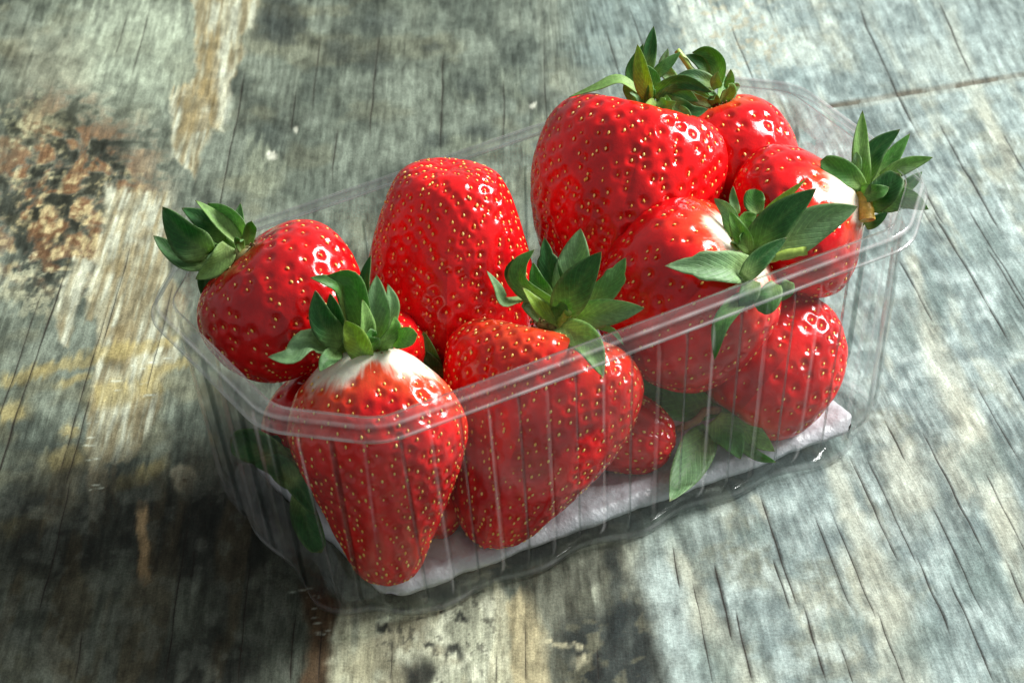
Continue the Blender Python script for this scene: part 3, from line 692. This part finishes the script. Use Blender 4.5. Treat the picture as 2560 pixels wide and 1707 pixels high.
def make_calyx(b, leaves, zx=0.0, zy=0.0, stem=None, hull=3.2, stamens=22, stem_r=1.0, stem_mat=None, cpx=None, doff=0.0, extra=0):
    """leaves: (points in photo px as (x, y, mm nearer the camera), width mm, kind, extra)"""
    rs = np.random.RandomState(int(b['rs'].randint(1e6))); rnd = random.Random(int(rs.randint(1e6)))
    o = b['base']; cal = b['cal']; ax = b['ax']; V, F = [], []
    n = 14; r3 = [(0, -.6), (.7, -.75), (1.0, -.25), (1.12, .25), (.8, .8)]
    for rr, h in r3:
        for k in range(n):
            a = 2*math.pi*k/n; q = hull/1000*rr*(1+.12*math.sin(3*a+1)+.08*math.sin(7*a))
            V.append(cal+q*(math.cos(a)*b['e1']+math.sin(a)*b['e2'])+ax*h*.0016)
    F = [tuple(f) for f in grid_faces(len(r3), n, True).tolist()]+[tuple(range(n))]
    hullo = mesh_obj('calyx', np.array(V), F, M_HULL, b['root'], origin=o)
    # dried stamens: a fringe too fine to count
    VV, FF = [], []
    for k in range(stamens):
        a = rs.uniform(0, 6.283); d = math.cos(a)*b['e1']+math.sin(a)*b['e2']; p = cal+d*hull/1000*rs.uniform(.85, 1.12)+ax*rs.uniform(-.0004, .0012)
        t = d*rs.uniform(.2, 1)-ax*rs.uniform(-.2, .8)+rs.normal(0, .3, 3); t /= np.linalg.norm(t); l = rs.uniform(1.0, 2.6)/1000; s_ = np.cross(t, ax+.01); s_ /= np.linalg.norm(s_); u_ = np.cross(s_, t); i = len(VV)
        w_ = .00013
        for q, ww in ((p, w_), (p+t*l*.75, w_), (p+t*l*.8, w_*2.6), (p+t*l, w_*2.2)):
            VV += [q+ww*s_, q+ww*u_, q-ww*s_, q-ww*u_]
        for r in range(3):
            FF += [(i+4*r+j, i+4*r+(j+1) % 4, i+4*r+4+(j+1) % 4, i+4*r+4+j) for j in range(4)]
        FF.append((i+15, i+14, i+13, i+12))
    so = mesh_obj('stamen_fringe', np.array(VV), FF, M_BROWN, hullo, origin=o); so['kind'] = 'stuff'
    d0 = depth(cal)
    for lf in leaves:
        pts, w, kind = lf[:3]; kw = lf[3] if len(lf) > 3 else {}
        leaf(hullo, o, [at_depth(x, y, min(d0-(z+doff*min(1, i*1.2/(len(pts)-1)))/1000, depth(at_z(x, y, .0115)))) for i, (x, y, z) in enumerate(pts)], w*1.03, kind, rs=rs, **kw)
    for k in range(extra):
        a = 6.283*(k+rs.uniform(-.3, .3))/extra; rd = math.cos(a)*b['e1']+math.sin(a)*b['e2']; l = rs.uniform(6.5, 11)/1000; up = rs.uniform(.15, 1.0)
        p0 = cal+rd*hull/1000*.7-ax*.0006; p1 = p0+rd*l*.5-ax*l*(.25+.3*up); p2 = p0+rd*l*(.85-.3*up)-ax*l*(.2+.75*up)+rs.normal(0, .0012, 3)
        leaf(hullo, o, [p0, p1, p2], rs.uniform(2.6, 4.6), 'mglm'[k % 4], roll=rs.uniform(-40, 40), rs=rs, under=bool(k % 2))
    if stem is not None:
        tube('stem', [at_depth(x, y, d0-z/1000) for x, y, z in stem], stem_r, stem_r*.9, stem_mat or M_STEM, hullo, o)
    return hullo
def zoomer(ox, oy):      # the close-up views the leaves were measured on
    k = 800/2091.0/KD
    return lambda x, y, z=0: (ox/KD+x*k, oy/KD+y*k, z)
ZMM = 800/2091.0/9.113   # mm per close-up px

# --- berry 1: round, in the corner, calyx hanging out over the rim
Z = zoomer(360, 480)
b = strawberry('round strawberry in the tray corner, its dark calyx hanging out over the rim', at_ty(552, 580, 29), at_ty(765, 858, 8), 23.2, 'round', 11, a0=13, orange=.08, lump=.09)
make_calyx(b, [
 ([Z(420,400,1), Z(270,290,3), Z(120,95,4)], 9.0, 'd', dict(roll=-15, cup=.35)),
 ([Z(530,310,-2), Z(400,200,-2), Z(245,105,-3)], 6.0, 'd', dict(roll=20)),
 ([Z(620,330,0), Z(480,190,0), Z(335,55,0)], 4.6, 'l', dict(roll=40, under=True)),
 ([Z(655,300,-1), Z(570,150,-2), Z(415,75,-3)], 6.5, 'g', dict(roll=-40, under=True)),
 ([Z(430,480,-1), Z(220,430,0), Z(60,285,0)], 6.5, 'd', dict(roll=35, under=True)),
 ([Z(545,345,4), Z(470,470,5), Z(335,572,5)], 6.0, 'l', dict(roll=-25, under=True)),
 ([Z(430,470,-2), Z(400,580,-3), Z(392,705,-4)], 4.0, 'd', {}),
 ([Z(560,400,-3), Z(440,440,-3), Z(360,480,-3)], 6.0, 'd', {}),
], hull=3.6, extra=5)

# --- berry 2: standing on its tip against the front corner, white shoulders
b = strawberry('strawberry standing on its tip in the tray corner, white shoulders under a tall upright calyx', at_ty(850, 808, -10), at_ty(893, 1348, -34), 22.6, 'neckcone', 22, a0=10.5, white=(.21, .97), orange=.29, lump=.045, squash=.97, flat=.80)
make_calyx(b, [
 ([Z(1300,1010,3), Z(1165,850,6), Z(1118,640,6)], 6.8, 'd', dict(roll=10, cup=.3)),
 ([Z(1290,980,2), Z(1250,800,4), Z(1215,660,4)], 4.6, 'd', dict(roll=-15)),
 ([Z(1120,850,-2), Z(1058,690,-3), Z(1120,535,-4)], 3.4, 'g', dict(roll=30, under=True)),
 ([Z(1350,870,0), Z(1290,640,1), Z(1190,580,1), Z(1085,560,1)], 3.6, 'm', dict(roll=10)),
 ([Z(1440,1040,1), Z(1400,740,3), Z(1350,570,3), Z(1195,545,2)], 6.4, 'm', dict(roll=-15, cup=.3)),
 ([Z(1480,900,-2), Z(1440,620,-3), Z(1482,410,-5)], 3.6, 'd', dict(roll=-20)),
 ([Z(1530,970,1), Z(1515,730,1), Z(1520,540,0)], 6.2, 'g', dict(roll=15, under=True)),
 ([Z(1590,900,0), Z(1615,740,-1), Z(1592,600,-2)], 4.0, 'g', dict(roll=35, under=True)),
 ([Z(1440,1090,4), Z(1375,950,7), Z(1312,838,6)], 6.2, 'y', dict(roll=-5, cup=.3)),
 ([Z(1290,1040,3), Z(1080,985,5), Z(960,1080,6), Z(808,1078,5)], 6.0, 'g', dict(roll=25, under=True)),
 ([Z(1265,1040,4), Z(1195,1100,6), Z(1148,1175,6)], 4.0, 'g', dict(roll=0)),
 ([Z(1630,970,1), Z(1700,955,3), Z(1788,930,3)], 5.0, 'l', dict(roll=-10, under=True, blunt=True)),
 ([Z(1085,860,-3), Z(1000,810,-4), Z(928,722,-5)], 2.2, 'g', dict(roll=0)),
 ([Z(1450,1000,2), Z(1440,850,3), Z(1425,700,3)], 5.0, 'l', dict(roll=45, under=True)),
 ([Z(1340,1050,0), Z(1300,930,0), Z(1260,850,0)], 6.0, 'd', {}),
], hull=3.8, stamens=46, doff=7, extra=7)

# --- berry 3: large, middle of the front wall
Z = zoomer(900, 380)
b = strawberry('large strawberry against the front wall, fan of broad leaves spreading over the rim', at_ty(1262, 748, -13), at_ty(1110, 1262, -33.5), 26.6, 'heart', 33, a0=10.5, white=(.17, .6), orange=.27, lump=.10, squash=.97, flat=.74)
make_calyx(b, [
 ([Z(1300,1120,3), Z(1160,1010,5), Z(1060,885,5)], 4.0, 'y', dict(roll=30)),
 ([Z(1060,965,2), Z(940,985,3), Z(890,880,3), Z(826,775,3)], 3.4, 'g', dict(roll=45, under=True)),
 ([Z(1310,1030,1), Z(1060,870,2), Z(1050,740,1), Z(1140,638,0)], 5.2, 'm', dict(roll=-25, cup=.4)),
 ([Z(1000,880,-3), Z(970,785,-3), Z(1005,695,-3)], 2.2, 'd', {}),
 ([Z(1250,980,-2), Z(1160,850,-2), Z(1130,720,-3)], 4.2, 'm', {}),
 ([Z(1320,1000,-3), Z(1240,780,-4), Z(1203,556,-5)], 6.0, 'd', dict(teeth=True)),
 ([Z(1330,980,-3), Z(1400,720,-4), Z(1442,498,-5)], 8.6, 'g', dict(under=True)),
 ([Z(1310,1060,4), Z(1430,860,7), Z(1578,650,8)], 9.0, 'd', dict(roll=-10, cup=.3)),
 ([Z(1480,1020,-3), Z(1640,860,-4), Z(1738,688,-5)], 6.0, 'm', dict(under=True, teeth=True)),
 ([Z(1390,1080,2), Z(1620,1045,3), Z(1860,1020,3)], 7.2, 'g', dict(roll=10, under=True)),
 ([Z(1320,1140,7), Z(1490,1260,15), Z(1592,1470,17)], 7.4, 'l', dict(roll=-10, under=True)),
 ([Z(1520,1130,2), Z(1650,1170,5), Z(1725,1265,7)], 1.6, 'g', {}),
], hull=3.6, stamens=40, doff=5, extra=6, stem=[Z(1300,1120,3), Z(1335,1090,6), Z(1360,1050,8)], stem_r=1.3)

# --- berry 4: tip up at the back
b = strawberry('tall strawberry standing tip-up at the back wall with no leaves showing', at_ty(1030, 850, 15), at_ty(1035, 383, 25), 21.0, 'blunt', 44, a0=9, orange=0, lump=.07, dimple=.64, nseed=300)
make_calyx(b, [
 ([(1000,850,22), (985,815,27), (972,760,28)], 4.6, 'm', {}),
 ([(1010,870,22), (985,835,27), (965,800,27)], 5.0, 'd', {}),
 ([(1060,860,6), (1090,860,6), (1120,880,6)], 5.0, 'd', {}),
 ([(1030,870,2), (1030,900,2), (1030,930,2)], 5.0, 'd', {}),
], hull=3.0, stamens=10)

# --- berry 5: the biggest, piled highest
Z = zoomer(1280, 40)
b = strawberry('biggest strawberry, piled highest at the back of the tray', at_ty(1484, 262, 25), at_ty(1362, 725, 6), 24.6, 'flattop', 55, flat=.95, a0=11, orange=.15, lump=.085, dimple=.84, squash=.96, nseed=300)
make_calyx(b, [
 ([Z(830,500,3), Z(700,425,4), Z(560,470,4), Z(372,532,3)], 3.4, 'l', dict(roll=45, under=True)),
 ([Z(890,540,5), Z(850,370,7), Z(820,185,7)], 4.6, 'y', dict(roll=-20, cup=.5)),
 ([Z(880,380,-1), Z(900,220,-2), Z(926,66,-3)], 3.8, 'd', {}),
 ([Z(860,500,-2), Z(790,370,-3), Z(860,180,-4)], 4.2, 'm', {}),
 ([Z(930,500,0), Z(905,400,0), Z(880,320,0)], 4.6, 'm', dict(under=True)),
 ([Z(920,400,-2), Z(1010,320,-3), Z(1104,235,-4)], 3.2, 'm', dict(under=True)),
 ([Z(930,500,2), Z(1110,430,4), Z(1312,500,4)], 4.4, 'd', dict(roll=20)),
 ([Z(1000,540,3), Z(1150,630,5), Z(1282,610,4)], 4.6, 'd', dict(roll=-15)),
 ([Z(990,540,5), Z(1020,610,7), Z(1060,670,7)], 3.6, 'l', dict(roll=20)),
 ([Z(1080,600,5), Z(1140,650,7), Z(1155,725,7)], 2.6, 'g', {}),
 ([Z(1150,700,5), Z(1190,800,7), Z(1250,870,7), Z(1338,868,6)], 2.8, 'g', dict(roll=20, under=True)),
 ([Z(950,560,2), Z(1090,500,2), Z(1220,560,2)], 5.0, 'm', dict(roll=10, under=True)),
 ([Z(930,555,6), Z(890,600,8), Z(850,625,8)], 2.6, 'y', {}),
 ([Z(960,560,6), Z(1010,585,9), Z(1075,560,9)], 3.2, 'l', {}),
], hull=2.2, stamens=90, doff=3, extra=7)

# --- berry 6: far corner
b = strawberry('strawberry in the far tray corner with a cut pale green stem', at_ty(1650, 244, 27), at_ty(1742, 540, 10), 16.6, 'round', 66, a0=15, orange=.15, lump=.06)
make_calyx(b, [
 ([Z(1320,450,2), Z(1200,395,3), Z(1075,390,3)], 3.8, 'd', dict(roll=10)),
 ([Z(1340,440,-1), Z(1345,310,-1), Z(1270,235,-1), Z(1175,240,-1)], 4.8, 'm', dict(roll=-20, cup=.4)),
 ([Z(1310,400,-3), Z(1230,300,-3), Z(1135,255,-3)], 3.8, 'd', {}),
 ([Z(1080,440,-6), Z(995,340,-7), Z(1020,212,-8)], 3.6, 'g', dict(under=True)),
 ([Z(1410,470,1), Z(1425,410,1), Z(1430,348,1)], 2.6, 'l', dict(under=True)),
 ([Z(1320,480,-3), Z(1150,500,-4), Z(960,490,-5)], 4.4, 'm', {}),
 ([Z(1340,470,3), Z(1330,420,4), Z(1345,360,4)], 3.0, 'l', dict(under=True)),
], hull=2.0, stamens=80, doff=3, extra=7, stem=[Z(1300,470,0), Z(1190,375,-1), Z(1130,290,-1), Z(1076,225,-1)], stem_r=.95)

# --- berry 7: at the end wall, calyx over the corner of the rim
Z = zoomer(1560, 260)
b = strawberry('pale-shouldered strawberry at the end wall, its calyx leaning out over the rim corner', at_ty(1962, 442, -17), at_ty(1680, 580, -3), 20.5, 'neck', 77, a0=18, white=(.20, .85), orange=.25, lump=.05, squash=1.0)
make_calyx(b, [
 ([Z(1562,560,1), Z(1545,300,1), Z(1558,42,0)], 4.8, 'l', dict(under=True)),
 ([Z(1570,500,0), Z(1640,310,0), Z(1805,165,0)], 5.8, 'd', dict(roll=-10)),
 ([Z(1600,510,-1), Z(1740,350,-2), Z(1870,192,-3)], 4.4, 'm', dict(roll=15)),
 ([Z(1680,480,0), Z(1850,395,0), Z(2020,348,0)], 4.2, 'l', dict(roll=10, under=True)),
 ([Z(1790,580,-3), Z(1880,510,-4), Z(1948,443,-5)], 3.2, 'd', {}),
 ([Z(1590,660,4), Z(1690,590,7), Z(1800,455,7)], 7.6, 'd', dict(roll=-10, blunt=True)),
 ([Z(1640,650,1), Z(1830,610,2), Z(1992,690,2)], 6.2, 'g', dict(roll=20, under=True)),
 ([Z(1560,540,4), Z(1440,450,6), Z(1282,372,6)], 6.0, 'm', dict(blunt=True)),
 ([Z(1530,620,1), Z(1430,610,1), Z(1345,590,1)], 2.8, 'd', {}),
 ([Z(1580,800,2), Z(1650,760,3), Z(1725,706,3)], 3.0, 'd', {}),
 ([Z(1540,720,0), Z(1430,900,-1), Z(1375,1105,-2)], 5.0, 'd', dict(roll=10)),
 ([Z(1560,640,1), Z(1530,760,2), Z(1510,850,2)], 4.0, 'y', {}),
], hull=3.4, stamens=16, extra=5, stem=[Z(1560,600,2), Z(1580,680,5), Z(1590,760,6)], stem_r=2.3, stem_mat=mat_plain('bruised_yellow', (.55, .33, .05), .5, .3))

# --- berry 8: front, pale shoulder, big dark leaves over the rim
b = strawberry('white-shouldered strawberry leaning on the front rim with big dark leaves and a green stalk', at_ty(1700, 562, -20), at_ty(1446, 818, -8), 23.4, 'blob', 88, a0=16.5, white=(.17, .92), orange=.22, lump=.045, dimple=.62)
Y = zoomer(1480, 680)
make_calyx(b, [
 ([Z(820,990,4), Z(1010,760,8), Z(1258,550,9)], 8.8, 'd', dict(roll=-10, cup=.3)),
 ([Z(980,960,0), Z(1240,780,0), Z(1530,668,0)], 9.6, 'g', dict(roll=10, under=True)),
 ([Z(830,1080,10), Z(600,1065,20), Z(266,1058,25)], 8.0, 'g', dict(roll=5, under=True, teeth=True)),
 ([Z(780,1140,16), Z(900,1000,15), Z(1065,872,13)], 5.0, 'd', {}),
 ([Z(820,880,1), Z(960,690,2), Z(1190,490,2)], 3.2, 'y', dict(roll=20)),
 ([Z(880,720,-2), Z(850,640,-3), Z(860,555,-3)], 5.4, 'm', dict(blunt=True)),
 ([Z(740,720,-2), Z(715,630,-3), Z(712,535,-3)], 2.4, 'g', {}),
 ([Z(820,960,6), Z(750,830,9), Z(690,700,9)], 4.4, 'l', dict(cup=.4)),
 ([Z(790,870,1), Z(800,760,1), Z(870,720,1)], 4.2, 'l', {}),
 ([Y(1000,150,15), Y(850,330,19), Y(800,575,20)], 4.6, 'm', dict(roll=10)),
 ([Y(1200,80,11), Y(1150,180,14), Y(1085,255,14)], 6.0, 'm', dict(blunt=True)),
 ([Y(1290,60,3), Y(1260,130,3), Y(1235,190,3)], 4.0, 'm', {}),
 ([Y(1060,60,14), Y(1010,170,17), Y(960,240,17)], 5.0, 'd', {}),
], hull=3.2, stamens=24, extra=5, stem=[Z(860,1000,6), Z(960,1005,13), Z(1080,975,14), Z(1195,960,14)], stem_r=1.25)
o_ = b['base']; p_ = at_depth(*Z(1198, 960)[:2], depth(b['cal'])-.009)

# --- berry 9: low by the end of the front wall, calyx down on the pad
b = strawberry('strawberry low behind the front wall, its leafy calyx spread on the white pad', at_ty(1690, 950, -27), at_ty(1890, 700, -21), 17.5, 'round', 99, flat=.9, a0=17, white=(.12, .6), orange=.2, lump=.05)
make_calyx(b, [
 ([Y(820,880,0), Y(560,830,3), Y(240,730,4)], 12.5, 'm', dict(roll=20, blunt=True)),
 ([Y(740,1050,4), Y(620,1280,6), Y(505,1500,5)], 9.4, 'g', dict(under=True)),
 ([Y(800,960,6), Y(900,1070,8), Y(972,1222,7)], 8.2, 'm', {}),
 ([Y(930,960,5), Y(1060,1070,6), Y(1195,1172,4)], 6.0, 'l', dict(under=True)),
 ([Y(960,1120,3), Y(1080,1200,3), Y(1205,1243,2)], 2.8, 'g', {}),
 ([Y(880,960,3), Y(940,860,3), Y(1045,838,3)], 4.6, 'd', {}),
 ([Y(700,1000,3), Y(745,1110,4), Y(775,1228,4)], 3.4, 'g', dict(under=True)),
 ([Y(830,900,1), Y(900,780,1), Y(930,700,0)], 5.0, 'm', {}),
], hull=3.2, stamens=16, stem=[Y(830,900,3), Y(740,910,6), Y(680,970,7), Y(555,1030,6)], stem_r=1.1, stem_mat=M_BROWN)

# --- berries of the bottom layer
b = strawberry('small strawberry lying on the pad beneath the others, tip towards the leafy calyx', tray(-8, -4, 24), at_ty(1552, 1022, -28), 11.5, 'blob', 101, fine=(120, 140), a0=9, orange=0, lump=.1)
make_calyx(b, [([(1330,960,0), (1300,940,0), (1270,930,0)], 5, 'd', {}), ([(1340,980,-4), (1320,1010,-4), (1290,1030,-4)], 5, 'd', {})], hull=2.6, stamens=8)
b = strawberry('strawberry at the bottom under the round corner one, dark leaves against the end wall', tray(-72, 5, 26), tray(-42, 20, 27), 15.5, 'round', 111, a0=18, orange=.08)
Y2 = zoomer(540, 980)
make_calyx(b, [
 ([Y2(470,470,3), Y2(270,360,4), Y2(92,318,3)], 8.2, 'd', dict(blunt=True)),
 ([Y2(520,600,4), Y2(400,480,5), Y2(240,470,5)], 6.4, 'd', {}),
 ([Y2(540,640,4), Y2(590,840,7), Y2(690,1050,9)], 6.8, 'd', dict(blunt=True)),
 ([Y2(500,560,4), Y2(560,640,6), Y2(650,800,8)], 5.4, 'd', {}),
 ([Y2(480,420,1), Y2(420,340,1), Y2(330,300,1)], 5.0, 'd', {}),
], hull=3.6, stamens=12)
b = strawberry('strawberry squeezed in behind the tall upright calyx', tray(-38, 20, 36), at_ty(900, 800, -4), 12.0, 'cone', 121, fine=(120, 140), a0=14, orange=0)
make_calyx(b, [([(900,760,-14), (880,740,-14), (860,720,-14)], 4, 'd', {}), ([(910,770,-14), (930,750,-14), (945,730,-14)], 4, 'd', {})], hull=2.6, stamens=6)
b = strawberry('strawberry tip glimpsed on the pad between the two big front ones', tray(-35, 14, 26), at_ty(1012, 1228, -25), 13.0, 'cone', 131, fine=(120, 140), a0=15, orange=0)
make_calyx(b, [([(1060,1040,-20), (1080,1030,-20), (1100,1010,-20)], 4, 'd', {}), ([(1060,1060,-20), (1040,1040,-20), (1020,1020,-20)], 4, 'd', {})], hull=2.6, stamens=6)
